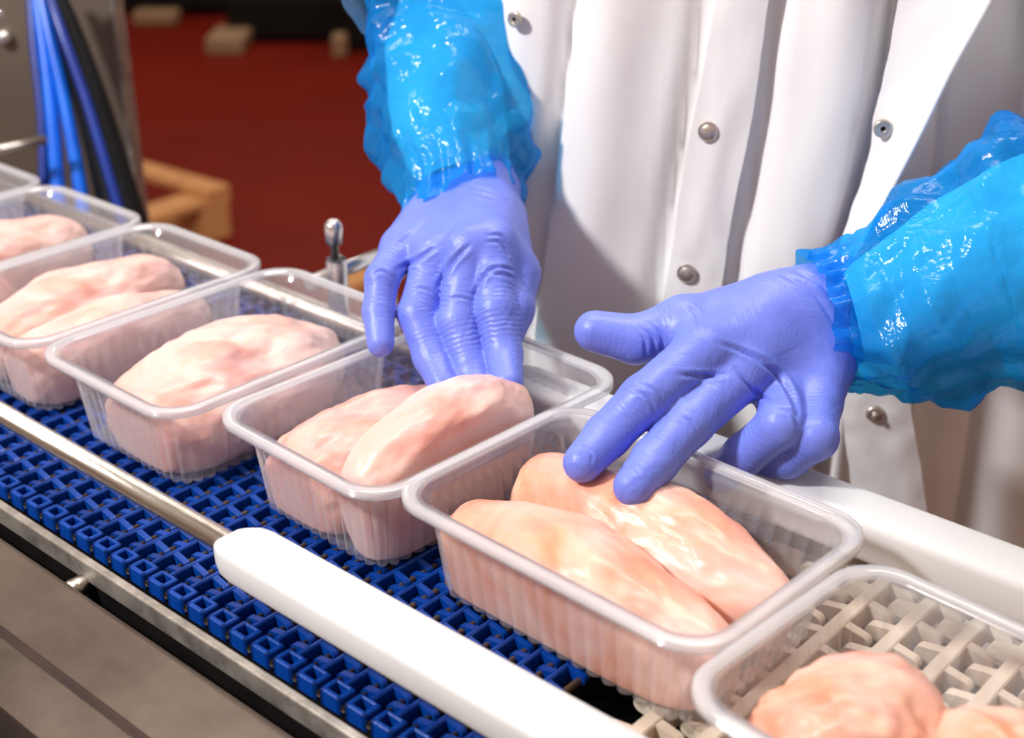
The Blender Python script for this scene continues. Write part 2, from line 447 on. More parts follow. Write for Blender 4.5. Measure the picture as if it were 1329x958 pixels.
o = from_bm('slot', bm, M['snap_dark'], cv); o.matrix_parent_inverse = Matrix.Translation(off); p = at_z(20, 790, CT - 0.003); o.location = (p[0], p[1], CT - 0.0036); o.rotation_euler = (math.radians(6), 0, math.radians(18))
o = loft_x('lower_strip', [(0.196, 0.84), (0.202, 0.84), (0.202, 0.868), (0.196, 0.868)], -1.3, 0.05, M['steel_strip'], cv, off)
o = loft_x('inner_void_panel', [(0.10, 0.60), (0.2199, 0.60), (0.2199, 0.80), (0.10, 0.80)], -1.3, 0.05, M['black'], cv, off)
bm = bmesh.new(); add_box(bm, -1.3, 0.05, 0.10, 0.2885, 0.0, 0.599)
o = from_bm('cabinet', bm, M['cover'], cv); o.matrix_parent_inverse = Matrix.Translation(off)
p = at_z(122, 752, 0.884)
o = tube_obj('spacer_stud', [(p[0], 0.2886, p[2]), (p[0], 0.3024, p[2])], 0.0055, M['steel_rod'], cv, 20); o.matrix_parent_inverse = Matrix.Translation(off)

# guide rails (rod + white plastic strip)
def guide(name, label, y, x0, xg, x1, zc, flip):
    g = tag(empty(name, (xg, y, BELT_Z)), label, 'guide rail', 'guide rails along the belt')
    inv = Matrix.Translation((-xg, -y, -BELT_Z))
    o = tube_obj('rod', [(x0, y, zc), (xg + 0.05, y, zc)], 0.0058, M['steel_rod'], g, 24); o.matrix_parent_inverse = inv
    # white strip: half-round profile, chamfered end
    prof = []
    hw, hz = (0.0155, 0.0095) if not flip else (0.0165, 0.0125)
    for k in range(24):
        a = 2 * math.pi * k / 24
        c, s = math.cos(a), math.sin(a)
        prof.append((hw * math.copysign(abs(c) ** 0.4, c), hz * math.copysign(abs(s) ** 0.45, s)))
    st = [(0.0, 0.60), (0.0035, 0.74), (0.010, 0.93), (0.018, 1.0)]
    V = []; Fc = []; n = 24
    xs_ = [xg + a for a, b in st] + [x1]; sc_ = [b for a, b in st] + [1.0]
    for x, k in zip(xs_, sc_):
        for (yy, zz) in prof: V.append((x, y + yy * k + flip * 0.002, zc + zz * k))
    for i in range(len(xs_) - 1):
        for k in range(n):
            k2 = (k + 1) % n; Fc.append((i * n + k, i * n + k2, (i + 1) * n + k2, (i + 1) * n + k))
    Fc.append(tuple(range(n))); Fc.append(tuple(reversed(range((len(xs_) - 1) * n, len(xs_) * n))))
    o = mesh_obj('plastic_strip', V, Fc, M['hdpe'], g); o.matrix_parent_inverse = inv
    bm = bmesh.new(); bm.from_mesh(o.data); bmesh.ops.recalc_face_normals(bm, faces=bm.faces); bm.to_mesh(o.data); bm.free(); sharp_caps(o)
    return g, inv
g, inv = guide('guide_rail', 'white plastic guide rail on steel rod along the near belt edge', 0.3345, -1.30, -0.480, 0.10, 0.926, 0)
for x in (-1.15, -0.05):
    o = tube_obj('bracket', [(x, 0.333, 0.927), (x, 0.2915, 0.927), (x, 0.2915, 0.86)], 0.004, M['steel_rod'], g, 12); o.matrix_parent_inverse = inv
g, inv = guide('guide_rail', 'white plastic guide rail on steel rod in front of the white coat', 0.552, -1.30, -0.50, 0.10, 0.927, 1)
px0 = -0.674
o = tube_obj('cross_rod', [(px0, 0.555, 0.945), (px0, 0.640, 0.947)], 0.0052, M['chrome'], g, 20); o.matrix_parent_inverse = inv
o = tube_obj('clamp_post', [(px0 + .004, 0.577, 0.873), (px0 + .004, 0.577, 0.956), (px0 + .004, 0.577, 0.9575), (px0 + .004, 0.577, 0.9575)], [0.0072, 0.0072, 0.0066, 0.0062], M['chrome'], g, 24); o.matrix_parent_inverse = inv
o = tube_obj('clamp_screw', [(px0 + .003, 0.577, z) for z in (0.957, 0.968, 0.9682, 0.978, 0.982, 0.9845)], [0.0028, 0.0028, 0.0056, 0.0062, 0.0058, 0.0035], M['chrome'], g, 20); o.matrix_parent_inverse = inv
o = tube_obj('rod', [(-0.674, 0.629, 0.873), (-0.674, 0.629, 0.941)], 0.005, M['chrome'], g, 16); o.matrix_parent_inverse = inv

# ------------------------------------------------------------------ trays
TL, TW = 0.190, 0.136
def rr_loop(hx, hy, r, npc=10, nx=None):
    """rounded rectangle -> list of (x,y,nx,ny,s) evenly dense on straights"""
    out = []
    cs = [(hx - r, hy - r, 0), (-hx + r, hy - r, 90), (-hx + r, -hy + r, 180), (hx - r, -hy + r, 270)]
    for q in range(4):
        cx, cy, a0 = cs[q]
        for k in range(npc):
            a = math.radians(a0 + 90 * k / npc); out.append((cx + r * math.cos(a), cy + r * math.sin(a), math.cos(a), math.sin(a)))
        a = math.radians(a0 + 90); ex, ey = cx + r * math.cos(a), cy + r * math.sin(a)
        n2 = cs[(q + 1) % 4]; a2 = math.radians(n2[2]); sx, sy = n2[0] + r * math.cos(a2), n2[1] + r * math.sin(a2)
        cnt = nx[q % 2]
        for k in range(cnt):
            t = k / cnt; out.append((ex + (sx - ex) * t, ey + (sy - ey) * t, math.cos(a), math.sin(a)))
    return out
def tray_meshes():
    NS = (224, 160); NC = 48          # samples on long side, short side, corner
    R0 = 0.024
    # lobes: period of 8 samples
    def loops(levels):
        V = []
        for (d, z, amp) in levels:
            L = rr_loop(TL / 2 - d, TW / 2 - d, max(R0 - d * 0.55, 0.004), NC, NS)
            for i, (x, y, nx_, ny_) in enumerate(L):
                lobe = abs(math.sin(math.pi * i / 16)) - 0.62
                e = amp * lobe
                V.append((x + nx_ * e, y + ny_ * e, z))
        return V, len(L)
    H = TRAY_H
    body = [(0.0080, H - 0.0004, 0), (0.0086, H - 0.0030, 0), (0.0105, H - 0.0042, 0), (0.0110, H - 0.0065, 0), (0.0114, H - 0.0085, 0.0004)]
    for k in range(1, 9):
        t = k / 8; body.append((0.0122 + 0.0058 * t, H - 0.0085 - (H - 0.0115) * t, 0.0022 + 0.0010 * t))
    body += [(0.0190, 0.0014, 0.0032), (0.0210, 0.0006, 0.0028), (0.0260, 0.0004, 0.0010), (0.034, 0.0010, 0.0), (0.050, 0.0010, 0)]
    V, n = loops(body); Fc = []
    for j in range(len(body) - 1):
        for i in range(n):
            i2 = (i + 1) % n; Fc.append((j * n + i, (j + 1) * n + i, (j + 1) * n + i2, j * n + i2))
    Fc.append(tuple((len(body) - 1) * n + i for i in range(n)))
    b = mesh_obj('body', V, Fc, M['tray'])
    rim = [(0.0080, H - 0.0022, 0), (0.0078, H - 0.0010, 0), (0.0062, H - 0.0009, 0), (0.0056, H + 0.0002, 0), (0.0030, H + 0.0004, 0), (0.0010, H + 0.0004, 0), (0.0002, H - 0.0002, 0), (0.0, H - 0.0012, 0), (0.0, H - 0.0040, 0), (0.0007, H - 0.0040, 0), (0.0009, H - 0.0014, 0), (0.0060, H - 0.0012, 0)]
    V, n = loops(rim); Fc = []
    for j in range(len(rim) - 1):
        for i in range(n):
            i2 = (i + 1) % n; Fc.append((j * n + i, j * n + i2, (j + 1) * n + i2, (j + 1) * n + i))
    r = mesh_obj('rim', V, Fc, M['rim'])
    for q in (b, r):
        bm = bmesh.new(); bm.from_mesh(q.data); bmesh.ops.recalc_face_normals(bm, faces=bm.faces); bm.to_mesh(q.data); bm.free()
    return b, r
t_body, t_rim = tray_meshes()
TRAYS = [  # x, y, long axis (deg), label
    (-0.324, 0.4465, -2.0, 'clear plastic tray under the left glove with two peach fillets'),
    (-0.4795, 0.4690, 87.6, 'clear plastic tray with fillets under the right glove\'s fingertips'),
    (-0.6245, 0.4530, 89.4, 'clear plastic tray just left of the right glove holding pale fillets'),
    (-0.7635, 0.4500, 90.0, 'clear plastic chicken tray third from the left end of the row'),
    (-0.8990, 0.4480, 90.5, 'clear plastic chicken tray second from the left end of the row'),
    (-1.0350, 0.4480, 90.0, 'clear plastic tray farthest left in the row, mostly cut off'),
    (-0.1340, 0.4130, -4.0, 'clear plastic tray nearest the camera over the beige belt'),
]
tray_objs = []
for i, (x, y, a, lab) in enumerate(TRAYS):
    t = tag(empty('food_tray', (x, y, BELT_Z + 0.0004), math.radians(a)), lab, 'tray', 'clear trays in a row on the conveyor')
    if i == 0: t_body.parent = t; t_rim.parent = t
    else: share('body', t_body, t); share('rim', t_rim, t)
    tray_objs.append(t)

# ------------------------------------------------------------------ chicken fillets
def smax(a, b, k): h = np.clip(0.5 + 0.5 * (a - b) / k, 0, 1); return b + (a - b) * h + k * h * (1 - h)
ico = bmesh.new(); bmesh.ops.create_icosphere(ico, subdivisions=6, radius=1.0)
ICO_V = np.array([v.co[:] for v in ico.verts]); ICO_F = [tuple(v.index for v in f.verts) for f in ico.faces]; ico.free()
def fillet(label, tray, c, L, W, H, yaw, m, seed, tilt=0.0, roll=0.0, taper=0.35, bend=0.0, zlift=0.0, lumps=0.0045):
    """breast fillet in tray space (long axis of the tray = x); pressed inside the tray walls"""
    P = ICO_V.copy(); u = P[:, 0]
    fat = 1 - taper * (u * 0.5 + 0.5) ** 1.3
    th = np.sign(P[:, 2]) * np.abs(P[:, 2]) ** 0.9
    Q = np.stack([np.sign(u) * np.abs(u) ** 0.92 * L / 2, P[:, 1] * W / 2 * fat, th * H / 2 * (0.55 + 0.45 * fat)], 1)
    Q[:, 1] += bend * (u ** 2 - 0.4)
    
    sv = Vector((seed * 7.31, seed * 3.17, seed * 1.7))
    nz = np.array([mnoise.noise(Vector(q) * 22 + sv) + 0.45 * mnoise.noise(Vector((q[0] * 40, q[1] * 75, q[2] * 75)) + sv * 2) + 0.16 * mnoise.noise(Vector((q[0] * 110, q[1] * 190, q[2] * 190)) + sv) for q in Q])
    nr = P / np.linalg.norm(P, axis=1)[:, None]
    Q += nr * (nz * lumps)[:, None]
    R = Matrix.Rotation(math.radians(yaw), 3, 'Z') @ Matrix.Rotation(math.radians(tilt), 3, 'Y') @ Matrix.Rotation(math.radians(roll), 3, 'X')
    Q = Q @ np.array(R).T
    Q[:, :2] += np.array(c[:2]); Q[:, 2] += c[2]
    # keep inside the tray
    lo = 0.0022
    Q[:, 2] = smax(Q[:, 2], np.full(len(Q), lo), 0.006)
    ins = 0.0205 - 0.0075 * np.clip(Q[:, 2] / TRAY_H, 0, 1)
    k = 0.004
    wx, wy = TL / 2 - ins, TW / 2 - ins
    Q[:, 0] = -smax(-Q[:, 0], -wx, k); Q[:, 0] = smax(Q[:, 0], -wx, k)
    Q[:, 1] = -smax(-Q[:, 1], -wy, k); Q[:, 1] = smax(Q[:, 1], -wy, k)
    rc = 0.012; cx, cy = wx - rc, wy - rc      # rounded corners
    dx, dy = np.abs(Q[:, 0]) - cx, np.abs(Q[:, 1]) - cy
    msk = (dx > 0) & (dy > 0); dd = np.sqrt(dx ** 2 + dy ** 2); f = np.where(msk & (dd > rc), rc / np.maximum(dd, 1e-6), 1.0)
    Q[:, 0] = np.where(msk, np.sign(Q[:, 0]) * (cx + dx * f), Q[:, 0]); Q[:, 1] = np.where(msk, np.sign(Q[:, 1]) * (cy + dy * f), Q[:, 1])
    Q[:, 2] += zlift
    base = np.array([c[0], c[1], 0.0])
    o = mesh_obj('chicken_fillet', Q - base, ICO_F, m)
    a = tray.rotation_euler.z; b = tray.location
    o.location = (b.x + c[0] * math.cos(a) - c[1] * math.sin(a), b.y + c[0] * math.sin(a) + c[1] * math.cos(a), b.z)
    o.rotation_euler = (0, 0, a)
    tag(o, label, 'chicken fillet', 'raw chicken fillets in the trays')
    return o
T5, T4, T3, T2, T1, T0, T6 = tray_objs
# tray-local: T5 x = +X world, y = +Y ; turned trays: local x -> +Y world, local y -> -X world
fillet('peach fillet nearest the front wall of the tray under the left glove', T5, (0.000, -0.030, 0.020), 0.178, 0.074, 0.074, 1, M['meat_peach'], 1, taper=0.22, roll=6)
fillet('peach fillet touched by the left glove\'s middle fingertip', T5, (-0.004, 0.021, 0.022), 0.178, 0.068, 0.076, -1, M['meat_peach'], 2, taper=0.26, roll=-4)
fillet('pinkish fillet at the left in the tray under the right glove', T4, (-0.018, 0.016, 0.018), 0.148, 0.086, 0.068, -4, M['meat_pink'], 3, taper=0.15, lumps=0.006)
fillet('pale raised fillet whose tip meets the right glove\'s fingertips', T4, (-0.020, -0.034, 0.034), 0.134, 0.060, 0.088, 2, M['meat_pale'], 4, taper=0.0, tilt=-10)
fillet('large pale fillet in the tray just left of the right glove', T3, (-0.006, -0.004, 0.020), 0.172, 0.108, 0.080, 2, M['meat_pale'], 5, taper=0.30, lumps=0.006)
fillet('pale fillet at the left in the tray third from the left end', T2, (0.000, 0.020, 0.022), 0.168, 0.072, 0.074, 3, M['meat_pale'], 7)
fillet('pale fillet at the right in the tray third from the left end', T2, (-0.012, -0.028, 0.018), 0.150, 0.064, 0.070, -2, M['meat_pale'], 8)
fillet('pale fillet at the far side of the tray second from the left end', T1, (0.004, 0.008, 0.024), 0.160, 0.086, 0.076, -3, M['meat_pale'], 9)
fillet('pink fillet at the near side of the tray second from the left end', T1, (-0.045, -0.032, 0.016), 0.090, 0.060, 0.060, 10, M['meat_pink'], 10)
fillet('peach fillet at the left in the tray nearest the camera', T6, (-0.040, -0.020, 0.022), 0.090, 0.088, 0.082, 40, M['meat_peach'], 11, taper=0.1, lumps=0.009)
fillet('peach fillet at the right in the tray nearest the camera', T6, (0.030, 0.006, 0.022), 0.110, 0.080, 0.078, -10, M['meat_peach'], 12, taper=0.2, lumps=0.008)

# ------------------------------------------------------------------ SDF meshing for the gloved hands
def surface_nets(f, org, h):
    nx, ny, nz = f.shape; s = f < 0
    cs = np.zeros((nx - 1, ny - 1, nz - 1, 3), np.float32); cnt = np.zeros((nx - 1, ny - 1, nz - 1), np.float32)
    def sl(o, ax=None):
        return tuple(slice(o[a], o[a] + (nx, ny, nz)[a] - 1) for a in range(3))
    for ax in range(3):
        for a in (0, 1):
            for b in (0, 1):
                o0 = [0, 0, 0]; oth = [q for q in range(3) if q != ax]; o0[oth[0]] = a; o0[oth[1]] = b
                o1 = list(o0); o1[ax] = 1
                f0, f1 = f[sl(o0)], f[sl(o1)]; x = (f0 < 0) != (f1 < 0)
                t = np.where(x, f0 / np.where(x, f0 - f1, 1), 0)
                cs[..., ax] += np.where(x, t, 0); cs[..., oth[0]] += np.where(x, a, 0); cs[..., oth[1]] += np.where(x, b, 0)
                cnt += x
    act = cnt > 0; idx = -np.ones(cnt.shape, np.int64); idx[act] = np.arange(act.sum())
    g = np.argwhere(act); V = org + h * (g + cs[act] / cnt[act][:, None])
    Q = []
    for ax in range(3):
        u, v = (ax + 1) % 3, (ax + 2) % 3
        lo = [slice(None)] * 3; hi = [slice(None)] * 3; lo[ax] = slice(0, -1); hi[ax] = slice(1, None)
        a, b = s[tuple(lo)], s[tuple(hi)]; ch = a != b
        e = np.argwhere(ch); sg = a[ch]
        ok = (e[:, u] > 0) & (e[:, v] > 0) & (e[:, u] < f.shape[u] - 1) & (e[:, v] < f.shape[v] - 1); e = e[ok]; sg = sg[ok]
        def cell(du, dv):
            c = e.copy(); c[:, u] += du; c[:, v] += dv; return idx[c[:, 0], c[:, 1], c[:, 2]]
        q = np.stack([cell(-1, -1), cell(0, -1), cell(0, 0), cell(-1, 0)], 1)
        q[~sg] = q[~sg][:, ::-1]; Q.append(q)
    return V, np.vstack(Q)
def smin(a, b, k): h = np.clip(0.5 + 0.5 * (b - a) / k, 0, 1); return b + (a - b) * h - k * h * (1 - h)
def cone(P, a, b, ra, rb):
    ba = b - a; t = np.clip(((P - a) @ ba) / (ba @ ba), 0, 1)
    return np.linalg.norm(P - a - t[..., None] * ba, axis=-1) - (ra + (rb - ra) * t), t

def chain(px, lens, d0, signs):
    """joints from the tip upward: pixels, bone lengths, depth of the tip; sign +1 = next joint farther away"""
    P = [at(*px[0], d0)]
    for (x, y), L, s in zip(px[1:], lens, signs):
        q = ray(x, y); o = P[-1] - CAM
        A = q @ q; B = -2 * (q @ o); Cc = o @ o - L * L; disc = B * B - 4 * A * Cc
        d = (-B + s * math.sqrt(disc)) / (2 * A) if disc > 0 else -B / (2 * A)
        P.append(CAM + q * d)
    return P

def build_hand(name, parent, fingers, thumb, wrist, fore, side, creases=(), vox=0.0011, rs=(1, 1, 1, 1)):
    """fingers: list of [tip,dip,pip,mcp] little..index; thumb [tip,ip,mcp,cmc]; wrist centre; fore point; side = lateral unit vector little->index"""
    rad = [(0.0074, 0.0086, 0.0094, 0.0108), (0.0082, 0.0097, 0.0105, 0.0118), (0.0085, 0.0101, 0.0110, 0.0122), (0.0084, 0.0100, 0.0109, 0.0122)]
    rad = [tuple(q * k for q in r) for r, k in zip(rad, rs)]
    allp = np.array([p for f in fingers for p in f] + list(thumb) + [wrist, fore])
    lo = allp.min(0) - 0.034; hi = allp.max(0) + 0.034
    n = np.ceil((hi - lo) / vox).astype(int)
    G = np.stack(np.meshgrid(*[lo[a] + vox * np.arange(n[a]) for a in range(3)], indexing='ij'), -1).astype(np.float32)
    BIG = 0.05
    def prim(a, b, ra, rb, pad=0.026):
        out = np.full(G.shape[:3], BIG, np.float32)
        m0 = np.minimum(a, b) - max(ra, rb) - pad; m1 = np.maximum(a, b) + max(ra, rb) + pad
        i0 = np.clip(((m0 - lo) / vox).astype(int), 0, n); i1 = np.clip(((m1 - lo) / vox).astype(int) + 1, 0, n)
        sub = tuple(slice(i0[k], i1[k]) for k in range(3))
        d, _ = cone(G[sub], a.astype(np.float32), b.astype(np.float32), ra, rb); out[sub] = d
        return out
    lat = [-1.0, -0.35, 0.35, 1.0]
    palm = None
    for i, f in enumerate(fingers):
        st = wrist + side * lat[i] * 0.0135
        d = prim(st, f[3], 0.0180, 0.0136 if i else 0.0126)
        palm = d if palm is None else smin(palm, d, 0.012)
    for i in range(3):   # webs between the knuckles
        palm = smin(palm, prim(fingers[i][3], fingers[i + 1][3], 0.0098, 0.0098), 0.006)
    for s in (-1, 1):
        palm = smin(palm, prim(wrist + side * s * 0.0105, fore + side * s * 0.0115, 0.0185, 0.0215), 0.012)
    # thumb base (thenar)
    palm = smin(palm, prim(thumb[3], thumb[2], 0.0175, 0.0128), 0.012)
    palm = smin(palm, prim(thumb[2], fingers[3][3], 0.0085, 0.0085), 0.010)
    total = palm
    for i, f in enumerate(fingers):
        r = rad[i]
        d = prim(f[0], f[1], r[0], r[1]); d = smin(d, prim(f[1], f[2], r[1] * 0.97, r[2]), 0.003); d = smin(d, prim(f[2], f[3], r[2] * 0.98, r[3]), 0.003)
        hd = smin(palm, d, 0.0055); total = smin(total, hd, 0.0008)
    d = prim(thumb[0], thumb[1], 0.0110, 0.0133); d = smin(d, prim(thumb[1], thumb[2], 0.0124, 0.0146), 0.003)
    total = smin(total, smin(palm, d, 0.006), 0.0008)
    V, Fq = surface_nets(total, lo, vox)
    # smooth the voxel steps
    nb = np.zeros((len(V), 3)); ct = np.zeros(len(V))
    E = np.vstack([Fq[:, [0, 1]], Fq[:, [1, 2]], Fq[:, [2, 3]], Fq[:, [3, 0]]])
    for it in range(3):
        nb[:] = 0; ct[:] = 0
        for c in range(3): nb[:, c] = np.bincount(E[:, 0], V[E[:, 1], c], len(V)) + np.bincount(E[:, 1], V[E[:, 0], c], len(V))
        ct = np.bincount(E[:, 0], minlength=len(V)) + np.bincount(E[:, 1], minlength=len(V))
        V = 0.5 * V + 0.5 * nb / np.maximum(ct, 1)[:, None]
    # folds of the glove skin: shallow grooves pressed in along crease lines, with a soft ridge beside them
    if len(creases):
        nv_ = np.zeros_like(V); fn = np.cross(V[Fq[:, 2]] - V[Fq[:, 0]], V[Fq[:, 3]] - V[Fq[:, 1]])
        for k in range(4):
            for c in range(3): nv_[:, c] += np.bincount(Fq[:, k], fn[:, c], len(V))
        nv_ /= np.linalg.norm(nv_, axis=1)[:, None] + 1e-12
        top = ((V - CAM) * nv_).sum(1) < 0
        vv = V - CAM; dd_ = vv @ FWD; X2 = np.stack([IMG_W / 2 + FPX * (vv @ RIGHT) / dd_, IMG_H / 2 - FPX * (vv @ UP) / dd_], 1)
        off_ = np.zeros(len(V))
        for pl_, wd, dp in creases:
            C2 = spline(np.array(pl_, float), 90); D2 = np.sqrt(((X2[:, None, :] - C2[None]) ** 2).sum(-1)); kk = D2.argmin(1); dm = D2.min(1)
            fade = np.sin(np.pi * (kk + 4) / 98)
            off_ += dp * fade * (-np.exp(-(dm / wd) ** 2) + 0.55 * np.exp(-((dm - 2.2 * wd) / (1.2 * wd)) ** 2))
        V = V + nv_ * (off_ * top)[:, None]
    # fold attribute
    bd = np.full(len(V), 9.0); fs = np.zeros(len(V)); fm = np.zeros(len(V))
    for f, r in [(fingers[i], rad[i]) for i in range(4)] + [(list(thumb), (0.0088, 0.0105, 0.012, 0.015))]:
        acc = 0.0
        for k in range(3):
            dd, t = cone(V, f[k], f[k + 1], r[k], r[k + 1]); Lk = np.linalg.norm(f[k + 1] - f[k])
            s = (acc + t * Lk) * 1000
            w = dd < bd
            jn = [(0.15, 0.75), (0.7, 1.0), (1.0, 0.55)][k]
            stg = jn[0] + (jn[1] - jn[0]) * t
            if k == 2: stg = stg * np.clip((1.15 - t) * 2, 0, 1)
            bd = np.where(w, dd, bd); fs = np.where(w, s, fs); fm = np.where(w, stg, fm); acc += Lk
    fm *= np.clip(1 - bd / 0.004, 0, 1)
    o = mesh_obj(name, V, Fq, M['glove'], parent)
    at_ = o.data.attributes.new('fold', 'FLOAT_VECTOR', 'POINT')
    at_.data.foreach_set('vector', np.stack([fs, fm, np.zeros(len(V))], 1).astype(np.float32).ravel())
    return o

person = tag(empty('person', (-0.5, 0.85, 0)), 'worker in white snap coat, blue plastic oversleeves and violet gloves arranging chicken', 'person')
PINV = Matrix.Translation((0.5, -0.85, 0))

# right hand (image left), little -> index
HS = 0.97
def fing(px, d0, lens, sg): return chain(px, [l * HS for l in lens], d0, sg)
RL = fing([(494, 446), (491, 405), (496, 362), (522, 322)], 0.776, (0.021, 0.021, 0.034), (1, 1, 1))
RR = fing([(577, 500), (560, 463), (542, 408), (566, 328)], 0.766, (0.023, 0.028, 0.042), (1, 1, 1))
RM = fing([(624, 520), (611, 480), (594, 418), (608, 322)], 0.760, (0.023, 0.030, 0.046), (1, 1, 1))
RI = fing([(659, 498), (654, 460), (644, 402), (640, 316)], 0.756, (0.023, 0.027, 0.043), (1, 1, 1))
RW = at(608, 252, 0.860)
RF = at(592, 172, 0.902)
RT = [at(652, 440, 0.775), at(664, 402, 0.787), at(668, 356, 0.800), at(645, 290, 0.830)]
sd = RI[3] - RL[3]; sd /= np.linalg.norm(sd)
cr = [([(572, 316), (545, 335), (515, 350)], 2.6, 0.0016), ([(610, 318), (588, 340), (569, 372)], 2.8, 0.0020), ([(645, 346), (629, 358), (616, 384)], 2.6, 0.0018),
      ([(632, 306), (650, 306), (663, 322)], 1.8, 0.0011), ([(630, 314), (649, 315), (661, 332)], 1.8, 0.0011), ([(628, 351), (650, 347), (668, 352)], 1.8, 0.0010), ([(625, 359), (648, 356), (669, 362)], 1.8, 0.0009),
      ([(560, 280), (540, 300), (512, 322)], 3.0, 0.0010), ([(590, 290), (575, 306), (552, 322)], 2.6, 0.0009), ([(545, 262), (600, 248), (660, 262)], 2.2, 0.0008), ([(552, 254), (604, 242), (652, 254)], 2.0, 0.0008),
      ([(480, 358), (495, 352), (512, 362)], 1.8, 0.0009), ([(528, 378), (545, 374), (562, 380)], 1.8, 0.0008), ([(574, 392), (595, 386), (615, 392)], 1.8, 0.0008)]
gR = build_hand('glove', person, [RL, RR, RM, RI], RT, RW, RF, sd, cr, rs=(1.06, 1.10, 1.06, 1.06))
gR['label'] = 'violet nitrile glove on the right hand, fingertips in the tray'
gR.matrix_parent_inverse = PINV
# left hand (image right)
LI = fing([(756, 601), (788, 566), (836, 518), (912, 458)], 0.664, (0.023, 0.027, 0.044), (1, 1, 1))
LM = fing([(822, 632), (850, 598), (893, 549), (966, 482)], 0.652, (0.023, 0.030, 0.047), (1, 1, 1))
LR = fing([(936, 618), (966, 590), (1013, 552), (1014, 506)], depth(at_y(934, 620, 0.534)), (0.023, 0.027, 0.040), (-1, -1, 1))
LL = fing([(994, 600), (1022, 594), (1058, 568), (1058, 524)], depth(at_y(994, 600, 0.553)), (0.020, 0.021, 0.034), (-1, -1, 1))
LW = at(1058, 412, 0.738)
LF = at(1115, 395, 0.748)
LT = [at(772, 430, 0.722), at(826, 441, 0.722), at(888, 420, 0.722), at(990, 402, 0.732)]
sd = LI[3] - LL[3]; sd /= np.linalg.norm(sd)
cr = [([(880, 486), (912, 488), (942, 486)], 2.8, 0.0016), ([(955, 478), (980, 508), (1002, 522)], 2.8, 0.0018), ([(960, 452), (1004, 482), (1028, 516), (1038, 552)], 3.2, 0.0020),
      ([(1018, 344), (1066, 370), (1094, 412)], 2.4, 0.0010), ([(1004, 350), (1056, 382), (1088, 430)], 2.4, 0.0010), ([(930, 444), (968, 458), (1000, 470)], 2.6, 0.0010),
      ([(830, 424), (846, 438), (850, 462)], 2.0, 0.0010), ([(842, 418), (858, 434), (862, 456)], 2.0, 0.0010), ([(822, 426), (836, 442), (838, 466)], 2.0, 0.0008), ([(890, 396), (905, 410), (906, 432)], 2.2, 0.0010),
      ([(742, 588), (756, 580), (768, 590), (766, 606)], 1.7, 0.0007), ([(816, 505), (840, 516), (852, 538)], 2.0, 0.0008), ([(826, 496), (852, 508), (864, 528)], 2.0, 0.0008),
      ([(872, 536), (896, 548), (908, 566)], 2.0, 0.0008), ([(1000, 530), (1026, 536), (1036, 556)], 2.2, 0.0010), ([(802, 610), (818, 604), (832, 616)], 1.7, 0.0007)]
gL = build_hand('glove', person, [LL, LR, LM, LI], LT, LW, LF, sd, cr, rs=(1.22, 1.12, 1.15, 1.15))
gL['label'] = 'violet nitrile glove on the left hand, index finger reaching over the tray'
gL.matrix_parent_inverse = PINV

# ------------------------------------------------------------------ coat
PHI = math.radians(24)
TN = np.array([math.sin(PHI), -math.cos(PHI), 0.0]); TT = np.array([math.cos(PHI), math.sin(PHI), 0.0])
FP = at_y(930, 300, 0.70); TA, TB, TE = 0.235, 0.125, 2.5
TC = np.array([FP[0], FP[1], 0]) - TN * TB
def torso_front(u):
    """distance along TN from the torso centre for lateral offset u"""
    q = np.clip(1 - np.abs(u / TA) ** TE, 0, 1); return TB * q ** (1 / TE)
def hit(px, py, lift=0.0):
    """pixel -> point on the torso front"""
    q = ray(px, py); lo_, hi_ = 0.4, 1.3
    def g_(d):
        P = CAM + q * d - TC; u = P @ TT; v = P @ TN
        return v - torso_front(u) - lift
    ds = np.linspace(0.45, 1.2, 300); PP = CAM + q * ds[:, None] - TC; gs = PP @ TN - torso_front(PP @ TT) - lift; k = np.argmax(gs < 0)
    if gs[k] >= 0: k = int(np.argmin(gs)); return CAM + q * ds[k]
    a, b = ds[max(k - 1, 0)], ds[k]
    for _ in range(25):
        m_ = (a + b) / 2
        if g_(m_) > 0: a = m_
        else: b = m_
    return CAM + q * a
def line_uz(pts):
    H_ = [hit(*p) for p in pts]; uz = sorted([((P - TC) @ TT, P[2]) for P in H_], key=lambda t: t[1])
    z = np.array([t[1] for t in uz]); u = np.array([t[0] for t in uz])
    return lambda zz: np.interp(zz, z, u)
fA = line_uz([(740, -60), (735, 0), (722, 130), (703, 290), (690, 400), (684, 450)])
fB = line_uz([(915, 0), (903, 90), (880, 220), (862, 330), (850, 400)])
fC = line_uz([(1163, -40), (1158, 0), (1140, 130), (1108, 270), (1090, 330)])
fD = line_uz([(1275, 0), (1262, 90), (1258, 215)])
fE = line_uz([(1000, 0), (982, 150), (955, 300), (940, 380)])
def step(x, w): return 1 / (1 + np.exp(-x / w))
def coat_disp(u, z):
    d = 0.0
    a = u - fA(z); d += -0.016 * np.exp(-(a / 0.006) ** 2) + 0.012 * np.exp(-((a - 0.03) / 0.03) ** 2) + 0.008 * np.exp(-((a + 0.03) / 0.022) ** 2)
    b = u - fB(z); d += -0.010 * np.exp(-(b / 0.007) ** 2)
    e = u - fE(z); d += -0.008 * np.exp(-((e - 0.004) / 0.007) ** 2) + 0.006 * np.exp(-((e - 0.045) / 0.03) ** 2)
    c = u - fC(z); d += -0.022 * np.exp(-((c - 0.002) / 0.006) ** 2) + 0.008 * np.exp(-((c + 0.025) / 0.02) ** 2) - 0.050 * step(c - 0.030, 0.010)
    f = u - fD(z); d += -0.012 * np.exp(-(f / 0.005) ** 2) - 0.012 * step(f, 0.004)
    return d
